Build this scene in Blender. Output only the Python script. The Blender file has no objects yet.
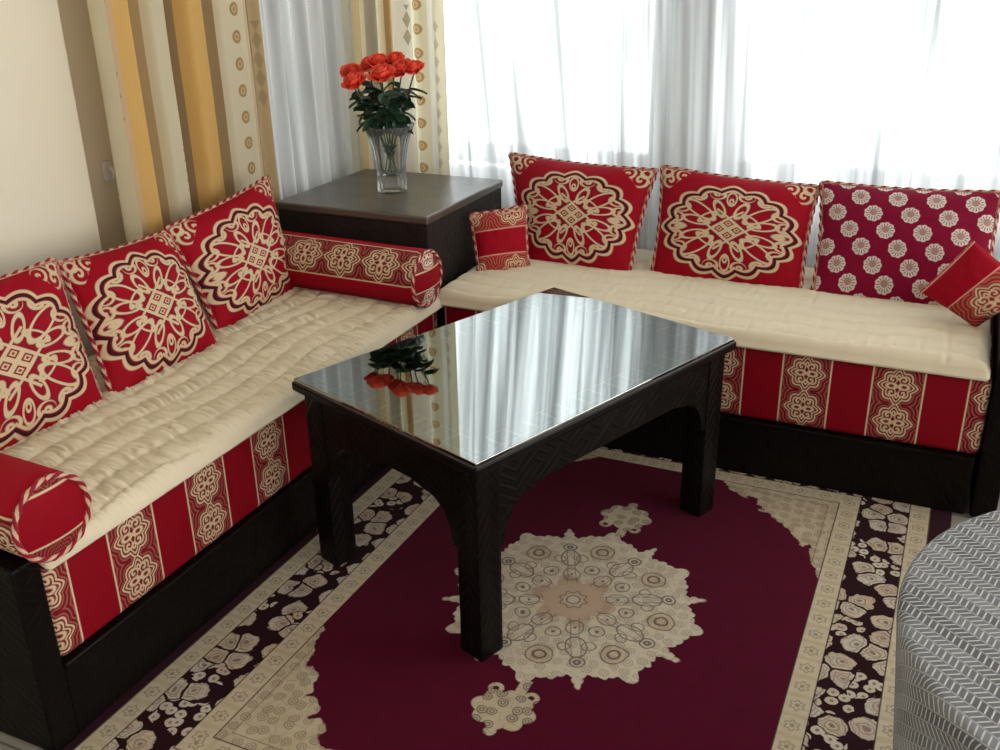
import bpy, bmesh, math, random
import numpy as np
from mathutils import Vector, Matrix, noise
PI = math.pi
random.seed(7)
SC = bpy.context.scene
COL = SC.collection

# ------------------------------------------------------------------ colour / node helpers
def lin(r, g, b):
    f = lambda c: c / 12.92 if c <= .04045 else ((c + .055) / 1.055) ** 2.4
    return (f(r / 255), f(g / 255), f(b / 255), 1)

NT = None
class S:
    """a scalar socket with operators that build Math nodes"""
    def __init__(s, k): s.k = k
    def __add__(a, b): return M('ADD', a, b)
    def __radd__(a, b): return M('ADD', b, a)
    def __sub__(a, b): return M('SUBTRACT', a, b)
    def __rsub__(a, b): return M('SUBTRACT', b, a)
    def __mul__(a, b): return M('MULTIPLY', a, b)
    def __rmul__(a, b): return M('MULTIPLY', b, a)
    def __truediv__(a, b): return M('DIVIDE', a, b)
    def __rtruediv__(a, b): return M('DIVIDE', b, a)
    def __neg__(a): return M('MULTIPLY', a, -1.0)
    def __abs__(a): return M('ABSOLUTE', a)
def M(op, *args, clamp=False):
    n = NT.nodes.new('ShaderNodeMath'); n.operation = op; n.use_clamp = clamp
    for i, a in enumerate(args):
        if isinstance(a, S): NT.links.new(a.k, n.inputs[i])
        else: n.inputs[i].default_value = float(a)
    return S(n.outputs[0])
def mn(*a):
    r = a[0]
    for b in a[1:]: r = M('MINIMUM', r, b)
    return r
def mx(*a):
    r = a[0]
    for b in a[1:]: r = M('MAXIMUM', r, b)
    return r
def hyp(x, y): return M('SQRT', x * x + y * y)
def fract(x): return M('FRACT', x)
def sin(x): return M('SINE', x)
def cos(x): return M('COSINE', x)
def at2(y, x): return M('ARCTAN2', y, x)
def fill(d, aa): return M('MULTIPLY_ADD', d, -1.0 / aa, .5, clamp=True)     # 1 inside (d<0)
def band(d, c, w, aa): return fill(abs(d - c) - w, aa)
def new_mat(name):
    global NT
    m = bpy.data.materials.new(name); m.use_nodes = True; NT = m.node_tree
    return m, NT.nodes['Principled BSDF']
def node(t, **kw):
    n = NT.nodes.new(t)
    for k, v in kw.items(): setattr(n, k, v)
    return n
def link(a, b): NT.links.new(a, b)
def setc(sock, c):
    if isinstance(c, S): link(c.k, sock)
    elif hasattr(c, 'is_linked'): link(c, sock)
    else: sock.default_value = c
def mixc(f, a, b):
    n = NT.nodes.new('ShaderNodeMix'); n.data_type = 'RGBA'
    setc(n.inputs[0], f); setc(n.inputs[6], a); setc(n.inputs[7], b)
    return n.outputs[2]
def uvxy(name='UVMap'):
    n = node('ShaderNodeUVMap'); n.uv_map = name
    s = node('ShaderNodeSeparateXYZ'); link(n.outputs[0], s.inputs[0])
    return S(s.outputs[0]), S(s.outputs[1])
def objxyz():
    n = node('ShaderNodeTexCoord'); s = node('ShaderNodeSeparateXYZ'); link(n.outputs['Object'], s.inputs[0])
    return S(s.outputs[0]), S(s.outputs[1]), S(s.outputs[2])
def vec(x, y, z=0.0):
    n = node('ShaderNodeCombineXYZ')
    for i, a in enumerate((x, y, z)):
        if isinstance(a, S): link(a.k, n.inputs[i])
        else: n.inputs[i].default_value = float(a)
    return n.outputs[0]
def nz(v, scale, detail=2.0, rough=.5):
    n = node('ShaderNodeTexNoise'); n.inputs['Scale'].default_value = scale
    n.inputs['Detail'].default_value = detail; n.inputs['Roughness'].default_value = rough
    if v is not None: link(v, n.inputs['Vector'])
    return S(n.outputs[0])
def vor(v, scale, feature='F1', rand=1.0):
    n = node('ShaderNodeTexVoronoi'); n.feature = feature; n.voronoi_dimensions = '2D'
    n.inputs['Scale'].default_value = scale; n.inputs['Randomness'].default_value = rand
    link(v, n.inputs['Vector'])
    return n
def bump(p, h, strength=.3, dist=.002):
    b = node('ShaderNodeBump'); b.inputs['Strength'].default_value = strength; b.inputs['Distance'].default_value = dist
    link(h.k, b.inputs['Height']); link(b.outputs[0], p.inputs['Normal'])
def base(p, c, rough=.6, spec=.5, sheen=0.0):
    setc(p.inputs['Base Color'], c); setc(p.inputs['Roughness'], rough); p.inputs['Specular IOR Level'].default_value = spec
    if sheen:
        p.inputs['Sheen Weight'].default_value = sheen; p.inputs['Sheen Roughness'].default_value = .4

# ------------------------------------------------------------------ fabric ornament (all Math nodes)
RED = (.31, .0012, .012, 1)
DRED = (.165, .006, .012, 1)
BLK = (.030, .006, .010, 1)
GOLD = (.60, .475, .31, 1)

def spiral(x, y, cx, cy, R, pitch, hand, w):
    dx, dy = x - cx, y - cy
    r = hyp(dx, dy)
    f = fract(r / pitch + at2(dy, dx) * (hand / (2 * PI)))
    return mx(abs(f - .5) * pitch - w, r - R)
def ring(x, y, cx, cy, R, w, sx=1.0):
    return abs(hyp((x - cx) * (1 / sx), y - cy) - R) - w

def ell(x, y, cx, cy, a, b, ang, w):
    ca, sa = math.cos(ang), math.sin(ang)
    dx, dy = x - cx, y - cy
    k = hyp((dx * ca + dy * sa) * (1 / a), (dy * ca - dx * sa) * (1 / b))
    return abs(k - 1.0) * (a * b) ** .5 - w
def medallion(x, y):
    """big embroidered medallion, x,y in [-1,1]; returns gold, dark masks"""
    X, Y = abs(x), abs(y)
    rho, th = hyp(X, Y), at2(Y, X)
    lob = abs(cos(th * 8.0))
    tip = mx(M('MULTIPLY_ADD', abs(th - PI / 2), -8.0, 1.0), M('MULTIPLY_ADD', th, -8.0, 1.0), 0.0)
    e = rho - (lob * .085 + tip * .022 + .89)
    g_out = fill(abs(e + .028) - .025, .015)
    dk = fill(abs(e + .083) - .022, .012)
    g_in = abs(e + .135) - .030
    A, B = abs(x + y), abs(x - y)
    w = .031
    d = mn(g_in,
           spiral(X, Y, .745, .175, .120, .095, 1, .023), spiral(X, Y, .67, .42, .125, .098, -1, .023),
           spiral(X, Y, .46, .65, .125, .098, 1, .023), spiral(X, Y, .19, .73, .115, .092, -1, .023),
           ell(X, Y, .43, .37, .28, .105, .72, .025), ell(X, Y, .47, .15, .19, .080, .25, .023),
           ell(X, Y, .15, .42, .065, .17, -.35, .024), ell(X, Y, .30, .23, .15, .06, -.75, .022),
           ring(X, Y, .0, .66, .15, .024, .42), ring(X, Y, .0, .60, .05, .02, .5), ring(X, Y, .77, .0, .058, .024, 2.2), ring(X, Y, .68, .0, .024, .02, 2.2),
           mx(abs(A - .235) - w * .8, B - .60), mx(abs(B - .235) - w * .8, A - .60))
    d = mx(d, e + .12)
    lat = mx(A, B) - .26
    p = mx(abs(A - .12), abs(B - .12))
    hole = mn(abs(p - .062) - .014, p - .022)
    d = mn(d, mx(lat, -hole))
    gold = mx(g_out, fill(d, .014))
    inside = fill(e, .015)
    return gold, dk, inside, d

def small_medallion(x, y):
    """stripe medallion, x,y in [-1,1]; returns gold mask and its contour distance"""
    X, Y = abs(x), abs(y)
    rho, th = hyp(X, Y), at2(Y, X)
    e = rho - (abs(cos(th * 4.0)) * .14 + mx(M('MULTIPLY_ADD', abs(th - PI / 2), -4.0, 1.0), M('MULTIPLY_ADD', th, -4.0, 1.0), 0.0) * .10 + .74)
    d = mn(abs(e + .05) - .042, abs(e + .22) - .042,
           spiral(X, Y, .25, .33, .21, .20, -1, .050), ring(X, Y, .30, .0, .12, .045, 1.7),
           ring(X, Y, .0, .45, .10, .045, .7), mx(abs(X - Y) - .05, rho - .24))
    return fill(d, .05), e

def stripe_fabric(along, across, half, spacing, size, red=RED, plain_other=True):
    """across: distance from the centre of the patterned stripe (m); along: coordinate running down it (m)"""
    aa = .0016
    ab = abs(across)
    inb = fill(ab - half, aa)
    cell = (fract(along / spacing) - .5) * (spacing / size)
    g, e = small_medallion(across / (size * .92), cell)
    waves = fill(abs(fract(e * 5.5) - .5) - .17, .16) * fill(-e - .03, .06)
    ln = fill(abs(ab - half) - .0022, aa)
    c = mixc(inb, red, DRED)
    c = mixc(inb * waves * .42, c, (.50, .22, .16, 1))
    c = mixc(inb * g, c, GOLD)
    c = mixc(ln, c, GOLD)
    return c, mx(ln, inb * g)

def fabric_finish(p, c, gmask, sheen=0):
    base(p, c, .7, .12, sheen)
    x, y, z = objxyz()
    h = nz(vec(x, y, z), 900, 1.0) * .35
    if gmask is not None: h = h + gmask * 1.2
    bump(p, h, .35, .0012)

def mat_medallion_cushion(name, su):
    m, p = new_mat(name)
    u, v = uvxy()
    g, dk, ins, d = medallion(u / su, (v + .09) / (.88 + (su - .97) * .5))
    cx, cy = (1.0 - abs(u)) * .235, (1.0 - abs(v)) * .17          # metres from the corner
    cd = cx + cy * 1.1
    cl = mn(spiral(cx, cy, .030, .042, .026, .020, 1, .0042), spiral(cx, cy, .072, .026, .024, .019, -1, .0042),
            abs(cd - .052) - .0035, ring(cx, cy, .022, .018, .014, .004))
    cmask = fill(mx(cl, cd - .108), .003) * fill(.30 - v, .05)
    cbg = fill(cd - .085 + abs(sin(cx * 120.0)) * .010, .004) * fill(.30 - v, .05)
    n = nz(vec(u, v), 3.0)
    c = mixc(n * .5, RED, (.25, .001, .010, 1))
    c = mixc(cbg * .6, c, DRED)
    c = mixc(dk, c, BLK)
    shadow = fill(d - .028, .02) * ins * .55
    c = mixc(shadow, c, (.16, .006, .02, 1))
    c = mixc(mx(g, cmask), c, GOLD)
    fabric_finish(p, c, mx(g, cmask))
    return m

def mat_floral_cushion():
    m, p = new_mat('rosette_brocade')
    u, v = uvxy()
    X, Y = u * .245, v * .18
    sx, sy = .105, .0535
    row = M('FLOOR', Y / sy)
    par = M('PINGPONG', row, 1.0)
    fx = (fract(X / sx + row * .37) - .5) * sx
    fy = (fract(Y / sy) - .5) * sy
    r, th = hyp(fx, fy), at2(fy, fx)
    edge = r - (abs(cos(th * 4.5)) * .003 + .0240)
    pet = fill(edge, .0016)
    cen = fill(hyp(fx, fy - .003) - .0105, .0016)
    dark = fill(abs(sin(th * 7.0)) - .56, .4) * fill(abs(r - .0165) - .0050, .002)
    c = mixc(pet, (.20, .0012, .026, 1), (.62, .54, .50, 1))
    c = mixc(pet * dark * .85, c, (.14, .08, .08, 1))
    c = mixc(cen * .9, c, (.36, .17, .15, 1))
    fabric_finish(p, c, pet)
    return m

def mat_band_cushion(name, lo, hi, off, sp, size, sx, sy):
    """small cushion: plain between lo and hi (uv v), patterned elsewhere"""
    m, p = new_mat(name)
    u, v = uvxy()
    mid = (lo + hi) / 2; hw = (hi - lo) / 2
    dm = abs(v - mid)
    X = u * sx + off
    bandc = (dm - hw) * sy
    cell = (fract(X / sp) - .5) * (sp / size)
    g, e = small_medallion(cell, (bandc - size * 1.05) / size)
    waves = fill(abs(fract(e * 5.5) - .5) - .17, .16) * fill(-e - .03, .06)
    inb = fill(hw - dm, .02)
    ln = fill(abs(bandc) - .0022, .0016)
    c = mixc(inb, RED, (.30, .02, .02, 1))
    c = mixc(inb * waves * .45, c, (.55, .26, .18, 1))
    c = mixc(inb * g, c, GOLD)
    c = mixc(ln, c, (.60, .30, .22, 1))
    fabric_finish(p, c, inb * g)
    return m

def mat_mattress(name, axis, centre, period, half, z0):
    m, p = new_mat(name)
    x, y, z = objxyz()
    t = (x if axis == 0 else y)
    ac = (fract((t - centre) / period + .5) - .5) * period
    c, g = stripe_fabric(z - z0, ac, half, .105, .058, (.215, .0009, .008, 1))
    fabric_finish(p, c, g)
    return m

def mat_bolster(name, hw=.0615, sp=.140, size=.070):
    m, p = new_mat(name)
    u, v = uvxy()        # u along axis (m), v around (m), 0 at the middle of the patterned stripe
    c, g = stripe_fabric(u, v, hw, sp, size)
    fabric_finish(p, c, g)
    return m
def mat_bolster_end(name, top, bot, med):
    m, p = new_mat(name)
    u, v = uvxy()        # metres on the disc
    up = v - top; dn = bot - v
    d = mx(up, dn)
    inb = fill(-d, .0016)
    g, e = small_medallion(u / .042, (d - .040) / .050)
    waves = fill(abs(fract(e * 5.5) - .5) - .17, .16)
    c = mixc(inb, (.24, .001, .009, 1), DRED)
    c = mixc(inb * waves * .35, c, (.50, .22, .16, 1))
    if med: c = mixc(inb * g, c, (.75, .64, .52, 1))
    c = mixc(fill(abs(d) - .0022, .0016), c, GOLD)
    fabric_finish(p, c, inb)
    return m

def mat_cord():
    m, p = new_mat('twisted_cord')
    u, v = uvxy()
    f = fract(u * 30.0 + v * 2.0)
    c = mixc(fill(abs(f - .5) - .21, .06), (.27, .008, .022, 1), (.56, .40, .28, 1))
    base(p, c, .7, .2, .1)
    return m

def mat_simple(name, c, rough=.6, spec=.5, noise_amt=0, noise_scale=20, bumps=0, bdist=.002):
    m, p = new_mat(name)
    x, y, z = objxyz()
    n = nz(vec(x, y, z), noise_scale, 3)
    c2 = tuple(k * (1 - noise_amt) for k in c[:3]) + (1,)
    base(p, mixc(n, c2, c), rough, spec)
    if bumps: bump(p, n, bumps, bdist)
    return m

# ------------------------------------------------------------------ wood
WOOD = (.0036, .0026, .0024, 1)
def mat_wood(name, carve=None, c=WOOD, rough=.38, spec=.09):
    m, p = new_mat(name)
    x, y, z = objxyz()
    gn = nz(vec(x * 3.0, y * 3.0, z * 3.0), 8, 5)
    c2 = tuple(k * 2.3 for k in c[:3]) + (1,)
    base(p, mixc(gn * .6, c, c2), rough, spec)
    h = gn * .15
    if carve:
        u, v = uvxy()
        if carve == 'chevron':
            t = v + abs(u) * 1.5
            s = abs(fract(t / .034) - .5)
            h = h + fill(s - .12, .12) * -1.0 + fill(abs(abs(u) - .0285) - .0018, .002) * -.6
        elif carve == 'floral':
            w = vec(u + nz(vec(u, v), 14, 2) * .05, v + nz(vec(u + 3.3, v), 14, 2) * .05)
            d = S(vor(w, 26, 'DISTANCE_TO_EDGE').outputs['Distance'])
            d1 = S(vor(w, 55, 'F1').outputs['Distance'])
            h = h + fill(d - .10, .10) * -1.0 + fill(abs(d1 - .28) - .08, .08) * .6
        elif carve == 'strokes':
            t = v * .8 + u * .55
            s = abs(fract(t / .019) - .5)
            msk = M('GREATER_THAN', nz(vec(u * 8.0, v * 8.0), 2.3, 1), .5)
            t2 = v * .8 - u * .55
            s2 = abs(fract(t2 / .019) - .5)
            h = h + (msk * fill(s - .13, .15) + (1.0 - msk) * fill(s2 - .13, .15)) * -1.0
    bump(p, h, .55 if carve == 'chevron' else (.26 if carve == 'strokes' else .28), .003)
    return m

# ------------------------------------------------------------------ mesh helpers
def mesh_obj(name, verts, faces, m, parent=None, uv=None, smooth=True, loc=None):
    me = bpy.data.meshes.new(name)
    me.from_pydata([tuple(v) for v in verts], [], faces)
    if uv is not None:
        L = me.uv_layers.new(name='UVMap')
        if len(uv) == len(verts):
            for lp in me.loops: L.data[lp.index].uv = uv[lp.vertex_index]
        else:
            for i, w in enumerate(uv): L.data[i].uv = w
    ms = m if isinstance(m, (list, tuple)) else [m]
    for k in ms: me.materials.append(k)
    if smooth:
        me.polygons.foreach_set('use_smooth', [True] * len(me.polygons))
    me.update()
    o = bpy.data.objects.new(name, me); COL.objects.link(o)
    if loc is not None: o.location = loc
    if parent: o.parent = parent
    return o
def empty(name, loc=(0, 0, 0), rz=0.0):
    o = bpy.data.objects.new(name, None); o.empty_display_size = .05
    COL.objects.link(o); o.location = loc; o.rotation_euler = (0, 0, rz)
    return o
def tag(o, label, cat, group=None):
    o['label'] = label; o['category'] = cat
    if group: o['group'] = group
    return o
def structure(o, label=None, cat=None):
    o['kind'] = 'structure'
    if label: o['label'] = label
    if cat: o['category'] = cat
    return o

class MB:
    """collects boxes and prisms with metre UVs, one mesh object at the end"""
    def __init__(s): s.v = []; s.f = []; s.uv = []; s.sm = []
    def quad(s, pts, uvs):
        i = len(s.v); s.v += [tuple(p) for p in pts]; s.f.append(tuple(range(i, i + len(pts)))); s.uv += list(uvs)
    def box(s, x0, x1, y0, y1, z0, z1, b=.003):
        """bevelled box; UVs centred on every face, in metres"""
        bm = bmesh.new()
        bmesh.ops.create_cube(bm, size=1)
        for w in bm.verts:
            w.co = Vector(((x0 + x1) / 2 + w.co.x * (x1 - x0), (y0 + y1) / 2 + w.co.y * (y1 - y0), (z0 + z1) / 2 + w.co.z * (z1 - z0)))
        if b: bmesh.ops.bevel(bm, geom=bm.edges[:], offset=b, segments=2, affect='EDGES', profile=.5)
        cx, cy = (x0 + x1) / 2, (y0 + y1) / 2
        bm.normal_update()
        for f in bm.faces:
            n = f.normal; i = len(s.v)
            for w in f.verts:
                c = w.co; s.v.append(tuple(c))
                if abs(n.x) >= abs(n.y) and abs(n.x) >= abs(n.z): s.uv.append((c.y - cy, c.z))
                elif abs(n.y) >= abs(n.z): s.uv.append((c.x - cx, c.z))
                else: s.uv.append((c.x - cx, c.y - cy))
            s.f.append(tuple(range(i, len(s.v))))
        bm.free()
    def build(s, name, m, parent=None, loc=None):
        o = mesh_obj(name, s.v, s.f, m, parent, s.uv, smooth=False, loc=loc)
        bm = bmesh.new(); bm.from_mesh(o.data); bmesh.ops.remove_doubles(bm, verts=bm.verts, dist=1e-5)
        bm.to_mesh(o.data); bm.free()
        return o

def grid_faces(nu, nv, off=0, wrap_u=False):
    F = []
    for j in range(nv - 1):
        for i in range(nu if wrap_u else nu - 1):
            a = j * nu + i; b = j * nu + (i + 1) % nu
            F.append((off + a, off + b, off + b + nu, off + a + nu))
    return F

def tube(pts, rad, nseg=8, closed=False, twist=0.0, lobes=0, uscale=1.0):
    """returns verts, faces, uvs(per vertex). rad may be a list"""
    P = [Vector(p) for p in pts]; n = len(P)
    R = rad if isinstance(rad, (list, tuple)) else [rad] * n
    V, UV = [], []
    up = Vector((0, 0, 1)); s = 0.0; N = None
    for i in range(n):
        a = P[(i - 1) % n] if (closed or i > 0) else P[i]; b = P[(i + 1) % n] if (closed or i < n - 1) else P[i]
        T = (b - a).normalized()
        if N is None:
            N = T.cross(up)
            if N.length < 1e-3: N = T.cross(Vector((1, 0, 0)))
            N.normalize()
        N = (N - T * N.dot(T)).normalized(); Bn = T.cross(N)
        if i > 0: s += (P[i] - P[i - 1]).length
        for k in range(nseg):
            ph = 2 * PI * k / nseg
            r = R[i] * (1 + (.28 * math.cos(lobes * ph + 2 * PI * s * twist) if lobes else 0))
            V.append(P[i] + (N * math.cos(ph) + Bn * math.sin(ph)) * r)
            UV.append((s * uscale, k / nseg))
    F = []
    for i in range(n if closed else n - 1):
        for k in range(nseg):
            a = i * nseg + k; b = i * nseg + (k + 1) % nseg
            i2 = (i + 1) % n
            F.append((a, b, i2 * nseg + (k + 1) % nseg, i2 * nseg + k))
    if not closed:
        F.append(tuple(range(nseg - 1, -1, -1))); F.append(tuple((n - 1) * nseg + k for k in range(nseg)))
    return V, F, UV
def resample(pts, step, closed=True):
    P = [Vector(p) for p in pts]
    if closed: P = P + [P[0]]
    out = []; carry = 0.0
    for a, b in zip(P[:-1], P[1:]):
        L = (b - a).length; t = carry
        while t < L: out.append(a + (b - a) * (t / L)); t += step
        carry = t - L
    return out
M_CORD = mat_cord()
def cord(name, pts, parent, r=.0075, closed=True):
    q = resample(pts, .0042, closed)
    V, F, UV = tube(q, r, 8, closed, 30.0, 2)
    o = mesh_obj(name, V, F, M_CORD, parent, UV)
    o['label'] = 'twisted red and cream cord'
    return o

# ------------------------------------------------------------------ camera (solved from the photograph's table, legs and rug lines)
F_PX = 999.82; PITCH = math.radians(23.3784); YAW = math.radians(-24.914); ROLL = math.radians(-1.0298)
fw = Vector((math.sin(YAW) * math.cos(PITCH), math.cos(YAW) * math.cos(PITCH), -math.sin(PITCH)))
rt = Vector((math.cos(YAW), -math.sin(YAW), 0)); upv = rt.cross(fw)
r2 = rt * math.cos(ROLL) + upv * math.sin(ROLL); u2 = -rt * math.sin(ROLL) + upv * math.cos(ROLL)
cam = bpy.data.cameras.new('camera'); cam.sensor_width = 36; cam.lens = 36 * F_PX / 1000; cam.clip_start = .02
co = bpy.data.objects.new('camera', cam); COL.objects.link(co)
mw = Matrix((r2, u2, -fw)).transposed().to_4x4(); mw.translation = Vector((1.362, -1.756, 1.437))
co.matrix_world = mw
SC.camera = co

# ------------------------------------------------------------------ room shell
XL, YB, ZC = -.93, 1.82, 2.35
m_wall = mat_simple('cream_plaster', (.78, .73, .60, 1), .85, .2, .10, 3.0, .15, .004)
m_ceil = mat_simple('white_plaster', (.80, .78, .74, 1), .9, .2, .05, 3.0)
m_wback = mat_simple('pale_plaster', (.74, .73, .70, 1), .85, .2, .06, 3.0)
def mat_floor():
    m, p = new_mat('grey_tile')
    x, y, z = objxyz()
    fx, fy = abs(fract(x / .33 + .22) - .5), abs(fract(y / .33 + .37) - .5)
    g = fill(.492 - mx(fx, fy), .004)
    c = mixc(nz(vec(x, y), 9, 4), (.26, .24, .21, 1), (.36, .34, .30, 1))
    base(p, mixc(g, c, (.12, .11, .10, 1)), .35, .5)
    return m
b = MB(); b.box(XL - .1, 3.6, -3.2, YB + .1, -.06, -.0042, 0); structure(b.build('floor', mat_floor()))
b = MB(); b.box(XL - .1, 3.6, -3.2, YB + .1, ZC, ZC + .08, 0); structure(b.build('ceiling', m_ceil))
# left wall with its window opening
WY0, WY1, WZ0, WZ1 = 1.02, 1.50, .55, 2.0
b = MB()
b.box(XL - .12, XL, -3.2, WY0, 0, ZC, 0); b.box(XL - .12, XL, WY1, YB + .12, 0, ZC, 0)
b.box(XL - .12, XL, WY0, WY1, 0, WZ0, 0); b.box(XL - .12, XL, WY0, WY1, WZ1, ZC, 0)
b.box(XL, XL + .095, -3.2, .287, 0, ZC, .002)
structure(b.build('wall_left', m_wall))
# back wall with two openings
A0, A1, B0, B1, SILL, HEAD = -.66, .345, .455, 2.35, .56, 2.2
b = MB()
for x0, x1 in ((XL, A0), (A1, B0), (B1, 3.6)): b.box(x0, x1, YB, YB + .14, 0, ZC, 0)
for x0, x1 in ((A0, A1), (B0, B1)):
    b.box(x0, x1, YB, YB + .14, 0, SILL, 0); b.box(x0, x1, YB, YB + .14, HEAD, ZC, 0)
structure(b.build('wall_back', m_wback))
m_frame = mat_simple('white_window_paint', (.72, .75, .78, 1), .4, .4, .05, 6)
def mat_pane():
    m, p = new_mat('window_glass')
    NT.nodes.remove(p)
    t = node('ShaderNodeBsdfTransparent'); t.inputs[0].default_value = (.96, .98, .98, 1)
    g = node('ShaderNodeBsdfGlossy'); g.inputs['Roughness'].default_value = .02
    fr = node('ShaderNodeFresnel'); fr.inputs[0].default_value = 1.5
    mixs = node('ShaderNodeMixShader'); link(fr.outputs[0], mixs.inputs[0]); link(t.outputs[0], mixs.inputs[1]); link(g.outputs[0], mixs.inputs[2])
    link(mixs.outputs[0], NT.nodes['Material Output'].inputs[0])
    return m
m_pane = mat_pane()
m_black = mat_simple('grey_metal', (.10, .11, .13, 1), .4, .5)
def window(name, axis, fixed, a0, a1, z0, z1, mull, handle=None, fwid=.045):
    """frame with mullions, panes; axis 'y': lies in a plane of constant y"""
    e = empty(name, (0, 0, 0)); e['kind'] = 'structure'
    def bx(mb, p0, p1, q0, q1, t0, t1):
        if axis == 'y': mb.box(p0, p1, fixed + t0, fixed + t1, q0, q1, .004)
        else: mb.box(fixed - t1, fixed - t0, p0, p1, q0, q1, .004)
    f = MB()
    bx(f, a0, a1, z0, z0 + fwid, 0, .05); bx(f, a0, a1, z1 - fwid, z1, 0, .05)
    bx(f, a0, a0 + fwid, z0, z1, 0, .05); bx(f, a1 - fwid, a1, z0, z1, 0, .05)
    if axis == 'y': bx(f, a0, a1, .630, .700, -.002, .052)
    for c, w in mull: bx(f, c - w / 2, c + w / 2, z0, z1, -.005, .055)
    f.build('window_frame', m_frame, e)
    g = MB(); bx(g, a0 + .01, a1 - .01, z0 + .01, z1 - .01, .022, .028)
    g.build('window_pane', m_pane, e)
    if handle:
        h = MB(); x, z = handle
        bx(h, x - .012, x + .012, z - .035, z + .035, -.018, -.002); bx(h, x - .008, x + .008, z - .10, z - .02, -.035, -.018)
        h.build('window_handle', m_black, e)
    return e
window('window_1', 'y', YB + .05, A0, A1, SILL, HEAD, [(-.12, .045)])
window('window_2', 'y', YB + .05, B0, B1, SILL, HEAD, [(.565, .13), (1.215, .085), (1.80, .09)], (.545, .875))
window('window_3', 'x', XL - .04, WY0, WY1, WZ0, WZ1, [(1.26, .04)])

# ------------------------------------------------------------------ rug
RX0, RX1, RY0, RY1 = -.10, 1.485, -.905, 1.105
def mat_rug():
    m, p = new_mat('persian_rug_wool')
    x, y, z = objxyz()                       # object origin = centre of the field
    ax, ay = abs(x), abs(y)
    HX, HY = .507, .705                      # field half sizes (to the inner cream stripe)
    q = mx(ax - HX, ay - HY)                 # <0 field, then borders outwards
    v2 = vec(x, y)
    wx, wy = nz(v2, 22, 2) - .5, nz(vec(x + 7.1, y - 3.7), 22, 2) - .5
    pv = vec(x + wx * .03, y + wy * .03)
    pv2 = vec(x + wx * .012 + 4.0, y + wy * .012)
    fine = nz(v2, 420, 2)
    # general small figures used on all pale grounds
    e1 = S(vor(pv, 34, 'DISTANCE_TO_EDGE').outputs['Distance'])
    f1 = S(vor(pv2, 30, 'F1', .55).outputs['Distance'])
    figs = mx(fill(abs(f1 - .30) - .045, .05), fill(abs(f1 - .13) - .05, .05) * .9)
    # ---- dark main border
    be = S(vor(pv, 15.5, 'DISTANCE_TO_EDGE', .72).outputs['Distance'])
    bn = vor(pv, 15.5, 'F1', .72)
    b1 = S(bn.outputs['Distance'])
    sepc = node('ShaderNodeSeparateColor'); link(bn.outputs['Color'], sepc.inputs[0])
    rnd_ = S(sepc.outputs[0]); rnd2 = S(sepc.outputs[1])
    se = S(vor(pv2, 36, 'DISTANCE_TO_EDGE', .9).outputs['Distance'])
    s1 = S(vor(pv2, 36, 'F1', .9).outputs['Distance'])
    pet_ = abs(fract(nz(v2, 34, 2) * 5.0) - .5) * .10
    big = fill(mx(.034 - be, b1 - .50 + pet_) + fine * .03, .03)
    small = fill(s1 - .43, .06)
    isb = fill(.24 - rnd_, .02)
    flower = isb * big + (1.0 - isb) * small
    inn = isb * mx(fill(abs(be - .16) - .016, .03), fill(b1 - .10, .04), fill(abs(b1 - .20) - .025, .03) * .8, fill(se - .03, .03) * .45, fill(abs(fract(b1 * 8.0 + pet_ * 4.0) - .5) - .10, .08) * .35) + (1.0 - isb) * fill(s1 - .14, .05)
    cb = mixc(flower, (.020, .0030, .0058, 1), mixc(rnd2, (.54, .45, .32, 1), (.57, .52, .45, 1)))
    cb = mixc(flower * inn * .75, cb, (.10, .065, .06, 1))
    cb = mixc(flower * fill(nz(v2, 16, 1) - .46, .1) * .30, cb, (.40, .25, .19, 1))
    # ---- cream stripes
    cream = mixc(nz(v2, 60, 3), (.45, .38, .26, 1), (.62, .55, .41, 1))
    # running rosettes: 't' runs along the stripe
    side = M('GREATER_THAN', ax - HX, ay - HY)
    t = side * y + (1.0 - side) * x
    k = fract(t / .062) - .5
    def rosettes(qc):
        r = hyp(k * .062, q - qc)
        th = at2(q - qc, k * .062)
        return fill(abs(r - .013 - cos(th * 6.0) * .0025) - .0018, .003) * .8 + fill(r - .005, .003) * .8
    cs = mixc(mx(rosettes(.026), rosettes(.206)) * .75, cream, (.13, .10, .075, 1))
    cs = mixc(fill(abs(fract(t / .062 + .5) - .5) - .10, .1) * .25, cs, (.33, .22, .10, 1))
    # ---- field
    field = mixc(nz(v2, 30, 4), (.062, .0006, .0128, 1), (.090, .0012, .0185, 1))
    # spandrels: corner distance with scallops
    cx, cy = HX - ax, HY - ay
    ang = at2(cy, cx)
    sp = hyp(cx / .30, cy / .36)
    scal = abs(sin(ang * 9.0)) * .07
    # concave towards the corner: superellipse-like
    cc = M('POWER', mx(cx, .0) / .33, .75) + M('POWER', mx(cy, .0) / .36, .75) - 1.0 - scal * 1.1 - wx * .35
    pale = mixc(nz(v2, 26, 2), (.40, .33, .21, 1), (.60, .53, .40, 1))
    pale = mixc(mx(figs * .6, fill(e1 - .025, .03) * .4), pale, (.17, .12, .09, 1))
    ln = fill(abs(mn(cx, cy) - .026) - .0012, .0016)
    spc = mixc(ln * .7, pale, (.14, .10, .08, 1))
    c = mixc(fill(cc, .02), field, spc)
    # ---- centre medallion
    MX, MY = -.012, .0
    mxx, myy = x - MX, y - MY
    r = hyp(mxx, myy); th = at2(myy, mxx)
    fold = M('PINGPONG', th, PI / 8)                     # 16 mirrored sectors, 0 on an axis
    R = .262 + M('POWER', mx(1.0 - fold / .13, .0), 1.3) * .026 + (cos(th * 8.0) * .5 + .5) * .018 + abs(cos(th * 16.0)) * .008 + abs(sin(th * 40.0)) * .007 + wx * .02
    fx, fy = r * cos(fold) + wx * .016, r * sin(fold) + wy * .016
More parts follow.
